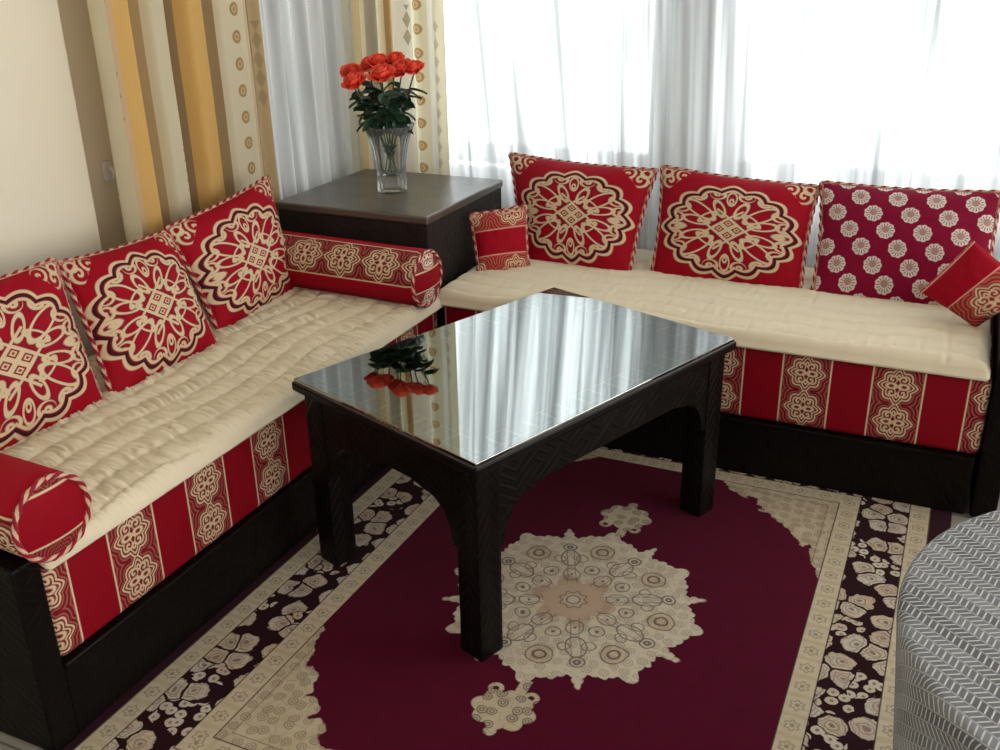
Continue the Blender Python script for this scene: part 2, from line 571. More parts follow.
    fin = mn(hyp((fx - .293) * .8, fy) - .011, hyp((fx - .312) * .6, fy) - .006)     # little finials on the tips
    sect2 = M('PINGPONG', th + PI / 8, PI / 8)
    gx, gy = r * cos(sect2) + wy * .012, r * sin(sect2) + wx * .012
    fin2 = mn(hyp(gx - .284, gy) - .013, hyp((gx - .300) * .6, gy) - .007)
    med = mn(r - R, fin2)
    det = mn(abs(hyp(fx - .215, fy) - .030) - .0016, abs(hyp(fx - .215, fy) - .014) - .003,
             abs(hyp((gx - .175) * .7, gy) - .024) - .0016, abs(hyp(gx - .225, gy) - .016) - .002, abs(hyp(gx - .225, gy) - .006) - .003,
             abs(hyp(fx - .130, fy) - .018) - .0015, hyp(fx - .130, fy) - .005, abs(hyp((gx - .105) * .8, gy) - .020) - .0014,
             hyp(gx - .105, gy) - .004, abs(r - .030 - cos(th * 8.0) * .004) - .0015, abs(r - .016) - .004 + abs(sin(th * 8.0)) * .003,
             mx(abs(gy - .010) - .0010, abs(gx - .14) - .07), abs(hyp(fx - .17, fy - .040) - .014) - .0014)
    mc = mixc(nz(v2, 18, 2), (.52, .45, .33, 1), (.70, .64, .51, 1))
    mc = mixc(fill(r - .088 - cos(th * 6.0) * .018, .004) * .8, mc, (.47, .33, .23, 1))
    mc = mixc(fill(r - .022, .003) * .8, mc, (.62, .55, .45, 1))
    mc = mixc(fill(hyp(fx - .212, fy) - .034, .01) * .45, mc, (.46, .34, .19, 1))
    mc = mixc(fill(det, .0025) * .88, mc, (.11, .075, .075, 1))
    mc = mixc(mx(figs * .45, fill(e1 - .02, .03) * .35) * fill(.070 - r, .02), mc, (.20, .14, .11, 1))
    c = mixc(fill(med + fine * .004 - .002, .003), c, mc)
    # pendants
    pyy = ay - .405
    pth = at2(pyy, mxx)
    pr = hyp(mxx * .85, pyy)
    pend = mn(pr - (.050 + abs(cos(pth * 4.0)) * .010), hyp(mxx, ay - .470) - .013 - 0.0, mx(ax - .012, abs(ay - .335) - .03),
              abs(hyp(abs(mxx) - .040, ay - .352) - .012) - .005)
    pc = mixc(figs * .7, mc if False else pale, (.16, .12, .10, 1))
    c = mixc(fill(pend + fine * .004 - .002, .003), c, pc)
    # ---- compose from the field outwards
    c = mixc(fill(-q, .002), c, cs)
    c = mixc(fill(.0525 - q, .002), c, cb)
    c = mixc(fill(.180 - q, .002), c, cs)
    c = mixc(fill(.232 - q, .002), c, (.028, .005, .012, 1))
    lines = mn(abs(q - .0535), abs(q - .180), abs(q), abs(q - .231))
    c = mixc(fill(lines - .0016, .0015) * .85, c, (.030, .012, .013, 1))
    base(p, c, .95, .1, .05)
    bump(p, fine + nz(v2, 1400, 1), .35, .002)
    return m
RCX, RCY = .6935, .100
b = MB(); b.box(RX0 - RCX, RX1 - RCX, RY0 - RCY, RY1 - RCY, -.004, 0, .0015)
rug = b.build('rug', mat_rug(), None, (RCX, RCY, 0))
tag(rug, 'plum red oriental rug with a cream medallion, spread on the floor under the coffee table', 'rug')

# ------------------------------------------------------------------ coffee table
TW, TL, TH = .592, None, .5
TX = Vector((.592, -.219)); TWd = TX.length
T_ANG = math.atan2(-.219, .592)
TLn = .9286
tbl = empty('coffee_table', (0, 0, .0003), T_ANG)
tag(tbl, 'black carved wooden coffee table with a glass top standing on the rug', 'coffee table')
HT = TH
m_leg = mat_wood('carved_black_wood', 'chevron', rough=.30)
m_apron = mat_wood('carved_apron_wood', 'strokes', rough=.33)
m_plain = mat_wood('black_wood', rough=.33)
INS, LW = .0195, .068
ZA = HT - .032
for ix in (0, 1):
    for iy in (0, 1):
        x0 = INS if ix == 0 else TWd - INS - LW; y0 = INS if iy == 0 else TLn - INS - LW
        b = MB(); b.box(x0, x0 + LW, y0, y0 + LW, 0, ZA, .005); b.build('leg', m_leg, tbl)
def apron(L, depth_fn, n=60):
    pass
def arch(s, L):
    """lower edge height of an apron of length L at s"""
    d = min(s, L - s); 
    hi, lo = .365, .265
    if d < .018: return lo
    if d < .095:
        t = (d - .018) / .077
        return lo + .018 + (hi - lo - .018) * (1 - (1 - t) ** 2.0) ** .62
    return hi + .012 * min(1, (d - .095) / .05) 
def make_apron(along_x, pos, s0, s1):
    n = 72; V = []; UV = []; F = []
    L = s1 - s0
    for i in range(n + 1):
        s = L * i / n; zl = arch(s, L)
        for t in (0, .022):
            for z in (zl, ZA):
                p = (s0 + s, pos + t, z) if along_x else (pos + t, s0 + s, z)
                V.append(p); UV.append((s - L / 2, z))
    for i in range(n):
        a = i * 4; c = a + 4
        F += [(a, c, c + 1, a + 1), (a + 2, a + 3, c + 3, c + 2), (a, a + 2, c + 2, c), (a + 1, c + 1, c + 3, a + 3)]
    e = n * 4
    F += [(0, 1, 3, 2), (e, e + 2, e + 3, e + 1)]
    return mesh_obj('apron', V, F, m_apron, tbl, UV, smooth=False)
for pos in (INS + .004, TWd - INS - .026): make_apron(False, pos, INS + LW, TLn - INS - LW)
for pos in (INS + .004, TLn - INS - .026): make_apron(True, pos, INS + LW, TWd - INS - LW)
def mat_tabletop():
    m, p = new_mat('carved_tabletop_wood')
    u, v = uvxy()
    d = mn(u, TWd - u, v, TLn - v)
    side = M('GREATER_THAN', mn(v, TLn - v), mn(u, TWd - u))
    t = side * v + (1.0 - side) * u
    cell = abs(fract(t / .055) - .5)
    ln = mn(abs(d - .035), abs(d - .085), mx(abs(cell - .48) * .055, abs(d - .06) - .025))
    ln2 = mx(abs(abs(fract(t / .0275) - .5) - .3) * .03, abs(d - .06) - .012)
    msk = mx(fill(ln - .0012, .0012) * .45, fill(ln2 - .001, .0012) * .25) * M('GREATER_THAN', nz(vec(u, v), 14, 1), .40)
    c = mixc(nz(vec(u, v), 7, 3), (.030, .027, .023, 1), (.060, .054, .046, 1))
    base(p, mixc(msk, c, (.30, .29, .25, 1)), .4, .4)
    return m
b = MB(); b.box(0, TWd, 0, TLn, HT - .030, HT - .006, .006)
for i, (a, c) in enumerate(b.uv): pass
top = b.build('tabletop', [m_plain, mat_tabletop()], tbl)
L = top.data.uv_layers['UVMap']
for f in top.data.polygons:
    if f.normal.z > .9:
        f.material_index = 1
        for li in f.loop_indices:
            c = top.data.vertices[top.data.loops[li].vertex_index].co; L.data[li].uv = (c.x, c.y)
def mat_glass_top():
    m, p = new_mat('table_glass')
    NT.nodes.remove(p)
    t = node('ShaderNodeBsdfTransparent'); t.inputs[0].default_value = (.86, .93, .90, 1)
    g = node('ShaderNodeBsdfGlossy'); g.inputs['Roughness'].default_value = .012; g.inputs['Color'].default_value = (.95, 1, .99, 1)
    fr = node('ShaderNodeFresnel'); fr.inputs[0].default_value = 4.0
    mixs = node('ShaderNodeMixShader'); link(fr.outputs[0], mixs.inputs[0]); link(t.outputs[0], mixs.inputs[1]); link(g.outputs[0], mixs.inputs[2])
    link(mixs.outputs[0], NT.nodes['Material Output'].inputs[0])
    return m
b = MB(); b.box(.006, TWd - .006, .006, TLn - .006, HT - .006, HT + .001, .0015)
b.build('glass_top', mat_glass_top(), tbl)['label'] = 'clear reflecting glass sheet'

# ------------------------------------------------------------------ sofas
m_side = mat_wood('sofa_black_wood', 'strokes', rough=.36)
m_sofa = mat_wood('sofa_front_wood', 'floral', rough=.40)
def rounded_slab(name, x0, x1, y0, y1, z0, z1, m, parent, r=.018):
    b = MB(); b.box(x0, x1, y0, y1, z0, z1, 0)
    o = b.build(name, m, parent)
    bm = bmesh.new(); bm.from_mesh(o.data)
    bmesh.ops.bevel(bm, geom=bm.edges[:], offset=r, segments=4, affect='EDGES', profile=.5)
    for f in bm.faces: f.smooth = True
    bm.to_mesh(o.data); bm.free()
    return o
ZR = .0005
# left sofa
sl = empty('sofa', (0, 0, 0)); tag(sl, 'low Moroccan sofa along the left wall, dark carved frame, red striped mattress', 'sofa', None)
SXF, SY0, SY1, SXB = -.066, -.705, .872, -.70
b = MB(); b.box(SXF - .05, SXF, SY0, SY1, ZR, .172, .004); b.build('front_board', m_sofa, sl)
b = MB(); b.box(SXF - .012, SXF + .007, SY0, SY1, .160, .1745, .004); b.build('front_ledge', m_plain, sl)
b = MB(); b.box(SXB, SXF - .05, SY0, SY1, .12, .172, .003); b.build('seat_base', m_plain, sl)
b = MB()
b.box(SXB - .02, SXF + .004, SY0 - .062, SY0 - .001, ZR, .424, .006); b.build('end_panel', m_side, sl)
rounded_slab('mattress', SXB, SXF - .004, SY0 + .004, SY1, .175, .388, mat_mattress('red_striped_brocade', 1, -.02, .23, .063, .1765), sl, .016)
# back sofa
sb = empty('sofa', (0, 0, 0)); tag(sb, 'low Moroccan sofa under the bright back windows, dark frame and crimson striped mattress', 'sofa')
BY, BX0, BX1, BYB = .868, -.06, 1.515, 1.545
b = MB(); b.box(BX0, BX1, BY, BY + .05, ZR, .172, .004); b.build('front_board', m_sofa, sb)
b = MB(); b.box(BX0, BX1, BY - .007, BY + .012, .158, .1745, .004); b.build('front_ledge', m_plain, sb)
b = MB(); b.box(BX0, BX1, BY + .05, BYB, .12, .172, .003); b.build('seat_base', m_plain, sb)
b = MB(); b.box(BX1 + .012, BX1 + .075, BY - .005, BYB, ZR, .50, .006); b.build('end_panel', m_side, sb)
rounded_slab('mattress', BX0 + .002, BX1 + .008, BY + .004, BYB, .175, .398, mat_mattress('crimson_striped_brocade', 0, 1.066, .235, .064, .184), sb, .020)

# quilted pads
m_pad = mat_simple('quilted_cream_cotton', (.75, .665, .50, 1), .8, .2, .08, 14, .15, .002)
def pn(x, y, s=0.0): return noise.noise(Vector((x, y, s)))
def pad(name, x0, x1, y0, y1, zb, T, n, hfun, front):
    """closed quilted slab on an nx x ny grid; hfun(x,y)->extra height; 'front' droops a bit"""
    nx, ny = n; V = []
    for side in (1, -1):
        for j in range(ny):
            for i in range(nx):
                a, c = i / (nx - 1), j / (ny - 1)
                # denser sampling near the borders
                x = x0 + (x1 - x0) * a; y = y0 + (y1 - y0) * c
                ed = min((x - x0), (x1 - x), (y - y0), (y1 - y))
                k = math.sqrt(max(0, 1 - (1 - min(1, ed / .030)) ** 2))
                if side == 1: z = zb + T * .42 + T * .58 * k + hfun(x, y) * min(1, ed / .03)
                else: z = zb + T * .42 * (1 - k)
                ox = oy = 0
                if ed < 1e-6:
                    w = pn(x * 9, y * 9, 3.1) * .006 + pn(x * 40, y * 40, 1.1) * .002
                    if i == 0: ox = -abs(w)
                    if i == nx - 1: ox = w
                    if j == 0: oy = w
                V.append((x + ox, y + oy, z + front(x, y)))
    N = nx * ny
    F = grid_faces(nx, ny) + [tuple(reversed(f)) for f in grid_faces(nx, ny, N)]
    per = [i for i in range(nx)] + [j * nx + nx - 1 for j in range(1, ny)] + [(ny - 1) * nx + i for i in range(nx - 2, -1, -1)] + [j * nx for j in range(ny - 2, 0, -1)]
    for a, c in zip(per, per[1:] + per[:1]): F.append((c, a, a + N, c + N))
    return mesh_obj(name, V, F, m_pad)
def quilt_left(x, y):
    sp = .072
    q = (x + .017 * math.sin(y * 9 + 2.0 * math.sin(x * 6)) + .012 * pn(x * 3, y * 4, 5)) / sp
    k = math.floor(q); f = q - k
    puff = math.sqrt(max(0, 1 - (2 * f - 1) ** 2))
    # transverse seams, offset from row to row
    q2 = (y + .03 * pn(x * 4, y * 4, 2)) / .21 + (k * .37) % 1.0
    g = abs((q2 % 1.0) - .5) * 2
    puff *= min(1, ((1 - g) / .07 + .35))
    yy = y + .012 * math.sin(x * 26 + k)
    puck = pn(x * 9 + k * 3.7, yy * 62, 9.0) * .8 + pn(x * 16 + k * 1.3, yy * 110, 4.0) * .4
    return .0115 * puff + .0040 * puck - .0095 * max(0, 1 - abs(puck) * 4.5) * (.35 + .65 * puff) - .004
def quilt_back(x, y):
    sp = .082
    q = (y + .013 * math.sin(x * 8) + .010 * math.sin(x * 17 + 1) + .01 * pn(x * 3, y * 3, 6)) / sp
    f = q - math.floor(q)
    puff = math.sqrt(max(0, 1 - (2 * f - 1) ** 2))
    seam = min(1, abs(x - 1.405) / .012)
    return .0115 * puff * (.4 + .6 * seam) + .0022 * pn(x * 60, y * 12, 9) - .003
pl = pad('seat_pad', SXB - .01, -.047, SY0 + .002, .884, .388, .042, (130, 560), quilt_left, lambda x, y: -.012 * max(0, (x + .09) / .043) ** 2)
tag(pl, 'cream quilted seat pad with fine puckers lying on the left sofa', 'seat pad')
pb = pad('seat_pad', -.085, 1.512, .852, BYB, .396, .042, (420, 130), quilt_back, lambda x, y: -.010 * max(0, (.895 - y) / .043) ** 2)
tag(pb, 'cream seat pad with long wavy quilting lying on the sofa under the back windows', 'seat pad')

# ------------------------------------------------------------------ cushions
def cushion(name, bl, br, tl, tr, T, m, trim=True, n=40, pinch=.045, ears=.02):
    BL, BR, TL_, TR = map(Vector, (bl, br, tl, tr))
    ctr = (BL + BR + TL_ + TR) / 4
    wv = ((BR - BL) + (TR - TL_)) / 2; hv = ((TL_ - BL) + (TR - BR)) / 2
    nv = wv.cross(hv).normalized()
    root = empty(name, (BL + BR) / 2)
    o0 = root.location
    V, UV = [], []
    def pt(u, v):
        a, c = (u + 1) / 2, (v + 1) / 2
        # concave edges, pointed ears
        pu = 1 - pinch * (1 - v * v) if True else 1
        uu = u * (1 - pinch * (1 - v * v)); vv = v * (1 - pinch * 1.1 * (1 - u * u))
        a, c = (uu + 1) / 2, (vv + 1) / 2
        return (BL * (1 - a) + BR * a) * (1 - c) + (TL_ * (1 - a) + TR * a) * c
    for side in (1, -1):
        for j in range(n):
            for i in range(n):
                u = math.sin(PI / 2 * (2 * i / (n - 1) - 1)) ; v = math.sin(PI / 2 * (2 * j / (n - 1) - 1))
                u = .5 * u + .5 * (2 * i / (n - 1) - 1); v = .5 * v + .5 * (2 * j / (n - 1) - 1)
                th = T / 2 * max(0, (1 - abs(u) ** 2.4)) ** .55 * max(0, (1 - abs(v) ** 2.4)) ** .55
                th *= 1 + .10 * pn(u * 1.7 + ctr.x * 9, v * 1.7 + ctr.y * 9, 2.0)
                wr = .003 * pn(u * 5 + ctr.y * 7, v * 5, 7) * min(1, (1 - max(abs(u), abs(v))) * 6)
                V.append(pt(u, v) + nv * side * (th + wr) - o0); UV.append((u, v))
    N = n * n
    F = grid_faces(n, n) + [tuple(reversed(f)) for f in grid_faces(n, n, N)]
    per = [i for i in range(n)] + [j * n + n - 1 for j in range(1, n)] + [(n - 1) * n + i for i in range(n - 2, -1, -1)] + [j * n for j in range(n - 2, 0, -1)]
    for a, c in zip(per, per[1:] + per[:1]): F.append((c, a, a + N, c + N))
    body = mesh_obj('cushion_cover', V, F, m, root, UV)
    if trim: cord('cord_trim', [V[i] for i in per], root, .0072)
    return root
M_MED = mat_medallion_cushion('medallion_brocade', .97)
M_MEDL = mat_medallion_cushion('medallion_brocade_large', 1.09)
GP = 'medallion cushions on the sofas'
# left sofa, from the near end: A, B, C
ca = cushion('cushion', (-.47, -.600, .415), (-.456, -.146, .413), (-.640, -.540, .752), (-.640, -.050, .736), .135, M_MEDL)
tag(ca, 'red medallion cushion at the near end of the left sofa, behind the near bolster', 'cushion', GP)
cb_ = cushion('cushion', (-.448, -.122, .413), (-.448, .272, .413), (-.640, -.040, .724), (-.640, .352, .708), .135, M_MEDL)
tag(cb_, 'red medallion cushion in the middle of the three leaning on the left wall', 'cushion', GP)
cc_ = cushion('cushion', (-.500, .345, .413), (-.530, .768, .413), (-.640, .342, .716), (-.645, .828, .762), .13, M_MEDL)
tag(cc_, 'red medallion cushion on the left sofa against the gold curtain, next to the far bolster', 'cushion', GP)
# back sofa
d1 = cushion('cushion', (.040, 1.275, .420), (.432, 1.255, .420), (-.088, 1.485, .752), (.446, 1.485, .732), .13, M_MED)
tag(d1, 'crimson medallion cushion on the back sofa, nearest to the corner cabinet', 'cushion', GP)
d2 = cushion('cushion', (.500, 1.285, .420), (.975, 1.285, .420), (.465, 1.485, .746), (.972, 1.485, .718), .13, M_MED)
tag(d2, 'crimson medallion cushion in the middle of the back sofa', 'cushion', GP)
d3 = cushion('cushion', (1.010, 1.275, .420), (1.500, 1.285, .420), (.978, 1.485, .733), (1.486, 1.485, .742), .13, mat_floral_cushion())
tag(d3, 'crimson cushion with rows of pale rosettes at the right end of the back sofa', 'cushion')
s1 = cushion('cushion', (-.025, 1.085, .428), (.100, 1.20, .428), (-.090, 1.160, .610), (.072, 1.245, .634), .075,
             mat_band_cushion('banded_brocade', -.42, .40, .03, .14, .052, .085, .10), True, 30, .03)
tag(s1, 'small crimson cushion with patterned bands standing against the corner cabinet', 'cushion')
s2 = cushion('cushion', (1.470, 1.130, .440), (1.60, 1.135, .565), (1.312, 1.165, .515), (1.425, 1.185, .672), .085,
             mat_band_cushion('banded_brocade_wide', .02, .93, .095, .20, .066, .09, .10), False, 30, .03)
tag(s2, 'small bright red cushion with one gold patterned band, tilted at the right sofa end', 'cushion')

# ------------------------------------------------------------------ bolsters
def bolster(name, a, bb, R, m_body, m_end, up, mid):
    """axis a->bb (bb is the visible end); 'mid' = angle (rad, from up towards the front) of the stripe's centre"""
    A, B = Vector(a), Vector(bb); T = (B - A).normalized(); L = (B - A).length
    U = Vector((0, 0, 1)); U = (U - T * U.dot(T)).normalized(); W = T.cross(U)
    root = empty(name, A + T * L / 2 - U * R); o0 = root.location
    n, ns = 30, 56; V = []; UVf = []; F = []
    vu = []
    for i in range(n + 1):
        s = L * i / n
        ed = min(s, L - s); k = .90 + .10 * math.sqrt(max(0, 1 - (1 - min(1, ed / .02)) ** 2))
        for j in range(ns + 1):
            ph = 2 * PI * j / ns - PI
            r = R * k * (1 + .012 * pn(s * 8, math.cos(ph) * 2, 4))
            V.append(A + T * s + (U * math.cos(ph + mid) + W * math.sin(ph + mid)) * r - o0); vu.append((s, ph * R))
    F = grid_faces(ns + 1, n + 1)
    # the seam column is merged by position
    o = mesh_obj('bolster_cover', V, F, m_body, root, vu)
    bm = bmesh.new(); bm.from_mesh(o.data); bmesh.ops.remove_doubles(bm, verts=bm.verts, dist=1e-6); bmesh.ops.recalc_face_normals(bm, faces=bm.faces); bm.to_mesh(o.data); bm.free()
    for end, sg in ((B, 1), (A, -1)):
        V = [end + T * sg * .012 - o0]; UV = [(0, 0)]; F = []
        for q in range(1, 7):
            rr = R * .90 * q / 6
            for j in range(ns):
                ph = 2 * PI * j / ns
                V.append(end + T * sg * .012 * (1 - (q / 6) ** 2) + (U * math.cos(ph) + W * math.sin(ph)) * rr - o0)
                UV.append((rr * math.sin(ph), rr * math.cos(ph)))
        for j in range(ns):
            F.append((0, 1 + j, 1 + (j + 1) % ns))
        for q in range(5):
            for j in range(ns):
                a0 = 1 + q * ns + j; a1 = 1 + q * ns + (j + 1) % ns
                F.append((a0, a0 + ns, a1 + ns, a1))
        if sg > 0: F = [tuple(reversed(f)) for f in F]
        mesh_obj('bolster_end', V, F, m_end, root, UV)
        cord('cord_trim', [end + (U * math.cos(2 * PI * j / 64) + W * math.sin(2 * PI * j / 64)) * R * .95 - o0 for j in range(64)], root, .0056)
    return root
m_bo = mat_bolster('bolster_brocade')
bf = bolster('bolster', (-.655, .795, .511), (-.048, .770, .511), .087, m_bo, mat_bolster_end('bolster_end_brocade', .030, -.030, True), 0, math.radians(52))
tag(bf, 'red bolster with a band of gold medallions lying in front of the corner cabinet', 'bolster', 'bolsters on the left sofa')
bn = bolster('bolster', (-.560, -.665, .511), (-.016, -.695, .509), .081, m_bo, mat_bolster_end('bolster_end_plain', .058, -.042, False), 0, math.radians(110))
tag(bn, 'plain red bolster with a twisted cord rim at the near end of the left sofa', 'bolster', 'bolsters on the left sofa')

# ------------------------------------------------------------------ corner cabinet
cab = empty('corner_cabinet', (-.395, 1.185, 0))
tag(cab, 'dark carved wooden corner cabinet between the two sofas with a vase on top', 'cabinet')
m_cab = mat_wood('cabinet_wood', 'floral', (.017, .0135, .012, 1), .42)
def mat_cabtop():
    m, p = new_mat('worn_glare_cabinet_top')
    x, y, z = objxyz()
    n = nz(vec(x * 1.0, y * 6.0), 3.5, 4)
    n2 = nz(vec(x, y), 9, 4)
    base(p, mixc(n, (.034, .027, .022, 1), (.085, .068, .054, 1)), M('MULTIPLY_ADD', n2, .22, .22), 1.0)  # base colour lightened to hold window glare as well as worn streaks
    bump(p, n2, .2, .003)
    return m
b = MB(); b.box(-.288, .276, -.272, .290, ZR, .634, .004); b.build('cabinet_body', m_cab, cab)
b = MB(); b.box(-.292, .282, -.281, .292, .6345, .661, .006); b.build('cabinet_top', mat_cabtop(), cab)

# ------------------------------------------------------------------ vase and roses
VX, VY, VZ = -.391, 1.172, .6615
def mat_crystal():
    m, p = new_mat('crystal_glass')
    NT.nodes.remove(p)
    t = node('ShaderNodeBsdfTransparent'); t.inputs[0].default_value = (.95, .97, .96, 1)
    g = node('ShaderNodeBsdfGlossy'); g.inputs['Roughness'].default_value = .05
    lw = node('ShaderNodeLayerWeight'); lw.inputs[0].default_value = .30
    mixs = node('ShaderNodeMixShader'); link(lw.outputs['Fresnel'], mixs.inputs[0]); link(t.outputs[0], mixs.inputs[1]); link(g.outputs[0], mixs.inputs[2])
    tl = node('ShaderNodeBsdfTranslucent'); tl.inputs[0].default_value = (.9, .93, .93, 1)
    mx2 = node('ShaderNodeMixShader'); mx2.inputs[0].default_value = .07; link(mixs.outputs[0], mx2.inputs[1]); link(tl.outputs[0], mx2.inputs[2])
    link(mx2.outputs[0], NT.nodes['Material Output'].inputs[0])
    return m
m_cry = mat_crystal()
vase = empty('vase', (VX, VY, VZ)); tag(vase, 'flared crystal glass vase holding roses on the corner cabinet', 'vase')
prof = [(.0, .0), (.046, .0), (.050, .006), (.050, .045), (.046, .050), (.048, .056), (.050, .085), (.053, .115), (.060, .155), (.070, .190), (.083, .220), (.087, .226)]
inner = [(.083, .224), (.066, .188), (.056, .155), (.048, .115), (.044, .085), (.040, .060), (.0, .056)]
ns = 72; V = []; F = []
pr = prof + inner
for q, (r, z) in enumerate(pr):
    for j in range(ns):
        ph = 2 * PI * j / ns
        fl = 1 + (.035 * math.cos(18 * ph) if (0 < q < len(prof) - 1) else 0)
        V.append((r * fl * math.cos(ph), r * fl * math.sin(ph), z))
F = grid_faces(ns, len(pr), 0, True)
mesh_obj('vase_body', V, F, m_cry, vase)
m_rose = None
def mat_rose():
    m, p = new_mat('coral_rose_petal')
    u, v = uvxy()
    base(p, mixc(v, (.86, .030, .018, 1), (1.0, .16, .095, 1)), .55, .3)
    p.inputs['Subsurface Weight'].default_value = 0
    return m
m_rose = mat_rose()
m_stem = mat_simple('rose_stem_green', (.045, .09, .03, 1), .5, .4, .3, 30)
m_leaf = mat_simple('rose_leaf_green', (.028, .075, .040, 1), .30, .5, .4, 40)
def petal_mesh(V, UV, F, ang, elev, rad, size, curl):
    """one cupped petal"""
    nu, nv = 7, 6; off = len(V)
    for j in range(nv):
        t = j / (nv - 1)
        for i in range(nu):
            s = 2 * i / (nu - 1) - 1
            wdt = size * .62 * math.sin(PI * (.16 + .60 * t)) * s
            th = ang + wdt / max(rad + .004, .006) * .75
            r = rad * (.22 + .95 * math.sin(PI / 2 * min(1, t * 1.35))) + curl * t ** 3
            h = size * t * math.cos(elev) - curl * .75 * max(0, t - .7) + .0015 * math.sin(7 * s + ang)
            r += size * t * math.sin(elev) * .12
            V.append((r * math.cos(th), r * math.sin(th), h - .15 * size * abs(s) ** 3)); UV.append((s, t))
    F += grid_faces(nu, nv, off)
def make_bloom(parent, top, tilt, R, seed):
    rnd = random.Random(seed); V, UV, F = [], [], []
    layers = [(3, .10, .22, 1.05, 0), (4, .22, .42, 1.08, .02), (5, .40, .68, 1.05, .08), (6, .60, .98, .98, .16), (7, .82, 1.28, .84, .34)]
    for k, (n, el, rr, sz, cu) in enumerate(layers):
        a0 = rnd.random() * 6.28
        for i in range(n):
            petal_mesh(V, UV, F, a0 + 2 * PI * i / n + rnd.uniform(-.1, .1), el * .9 + rnd.uniform(-.06, .06), R * rr * .62, R * 1.25 * sz, R * cu)
    Rm = Matrix.Rotation(tilt[0], 3, 'X') @ Matrix.Rotation(tilt[1], 3, 'Y')
    V = [Rm @ (Vector(v) - Vector((0, 0, R * .55))) + Vector(top) for v in V]
    return mesh_obj('blossom', V, F, m_rose, parent, UV)
def make_leaf(parent, base_, d, length, width, roll):
    d = Vector(d).normalized(); side = d.cross(Vector((0, 0, 1))).normalized(); up = side.cross(d)
    side2 = side * math.cos(roll) + up * math.sin(roll); up2 = -side * math.sin(roll) + up * math.cos(roll)
    V, UV = [], []; n = 8
    for j in range(n):
        t = j / (n - 1); w = width * math.sin(PI * min(1, t * .96 + .04)) ** .8 * (1 - .35 * t)
        for s in (-1, -.5, 0, .5, 1):
            V.append(Vector(base_) + d * length * t + side2 * w * s * .5 + up2 * (abs(s) * width * .16 - length * .22 * t * t)); UV.append((s, t))
    return mesh_obj('leaf', V, grid_faces(5, n), m_leaf, parent, UV)
# blossom centres, metres relative to the vase foot: (dx, dy, z)
roses = [(-.135, -.01, .392, .030, 'coral rose at the far left of the bouquet'),
         (-.083, -.075, .372, .033, 'large coral rose low on the left front of the bouquet'),
         (-.095, .035, .412, .028, 'coral rose behind the low front one on the bouquet left'),
         (-.048, .03, .424, .030, 'coral rose at the top left of the bouquet'),
         (.010, .045, .430, .027, 'highest coral rose at the bouquet centre, half hidden'),
         (.020, -.055, .396, .035, 'large open coral rose at the front centre of the bouquet'),
         (.066, .0, .408, .030, 'coral rose tucked right of the large central bloom'),
         (.112, .01, .410, .027, 'single coral rose on a bare stem at the bouquet right')]
for i, (dx, dy, dz, R, lab) in enumerate(roses):
    rnd = random.Random(40 + i)
    root = empty('rose', (VX, VY, VZ)); tag(root, lab + ' in the glass vase', 'rose', 'roses in the glass vase')
    dx *= .90; R *= 1.03; a = math.atan2(dy, dx)
    p0 = Vector((.022 * math.cos(a + 2.6), .022 * math.sin(a + 2.6), .064))
    p1 = Vector((dx * .30, dy * .30, .21)); p2 = Vector((dx, dy, dz - R * .7))
    pts = []
    for k in range(15):
        t = k / 14
        q = p0 * (1 - t) ** 2 + p1 * 2 * t * (1 - t) + p2 * t * t
        pts.append(q)
    Vt, Ft, Ut = tube(pts, [.0026] * 15, 7)
    mesh_obj('stem', Vt, Ft, m_stem, root, Ut)
    make_bloom(root, (dx, dy, dz), (rnd.uniform(.25, .75), rnd.uniform(-.35, .35)), R, 90 + i)
    # leaves: several sprays between the rim and the bloom, some under water
    for k in range(17):
        t = .54 + .38 * k / 17; idx = min(14, int(t * 14)); pb_ = pts[idx]
        az = rnd.uniform(0, 2 * PI) if k % 3 else a + rnd.uniform(-.9, .9)
        dr = Vector((math.cos(az), math.sin(az), rnd.uniform(-.75, .6)))
        make_leaf(root, pb_, dr, rnd.uniform(.044, .068), rnd.uniform(.030, .044), rnd.uniform(-.7, .7))
    for k in range(4):
        az = rnd.uniform(0, 2 * PI)
        make_leaf(root, pts[3 + k // 2] * .8 + Vector((0, 0, .0)) + Vector((0, 0, .012)), (math.cos(az) * .5, math.sin(az) * .5, 1), .03, .016, rnd.uniform(-.7, .7))

# ------------------------------------------------------------------ curtains
def curtain(name, axis, fixed, a0, a1, z0, z1, depth, n, nz_, m, sway=None):
    """vertical cloth: depth(t,v)-> offset from the plane, t in 0..1 across, v 0 bottom..1 top; has thickness"""
    V, UV = [], []
    for j in range(nz_):
        v = j / (nz_ - 1)
        for i in range(n):
            t = i / (n - 1)
            d = depth(t, v)
            a = a0 + (a1 - a0) * t + (sway(t, v) if sway else 0)
            z = z0 + (z1 - z0) * v
            V.append((a, fixed + d, z) if axis == 'y' else (fixed + d, a, z)); UV.append((t, z))
    return mesh_obj(name, V, grid_faces(n, nz_), m, None, UV)

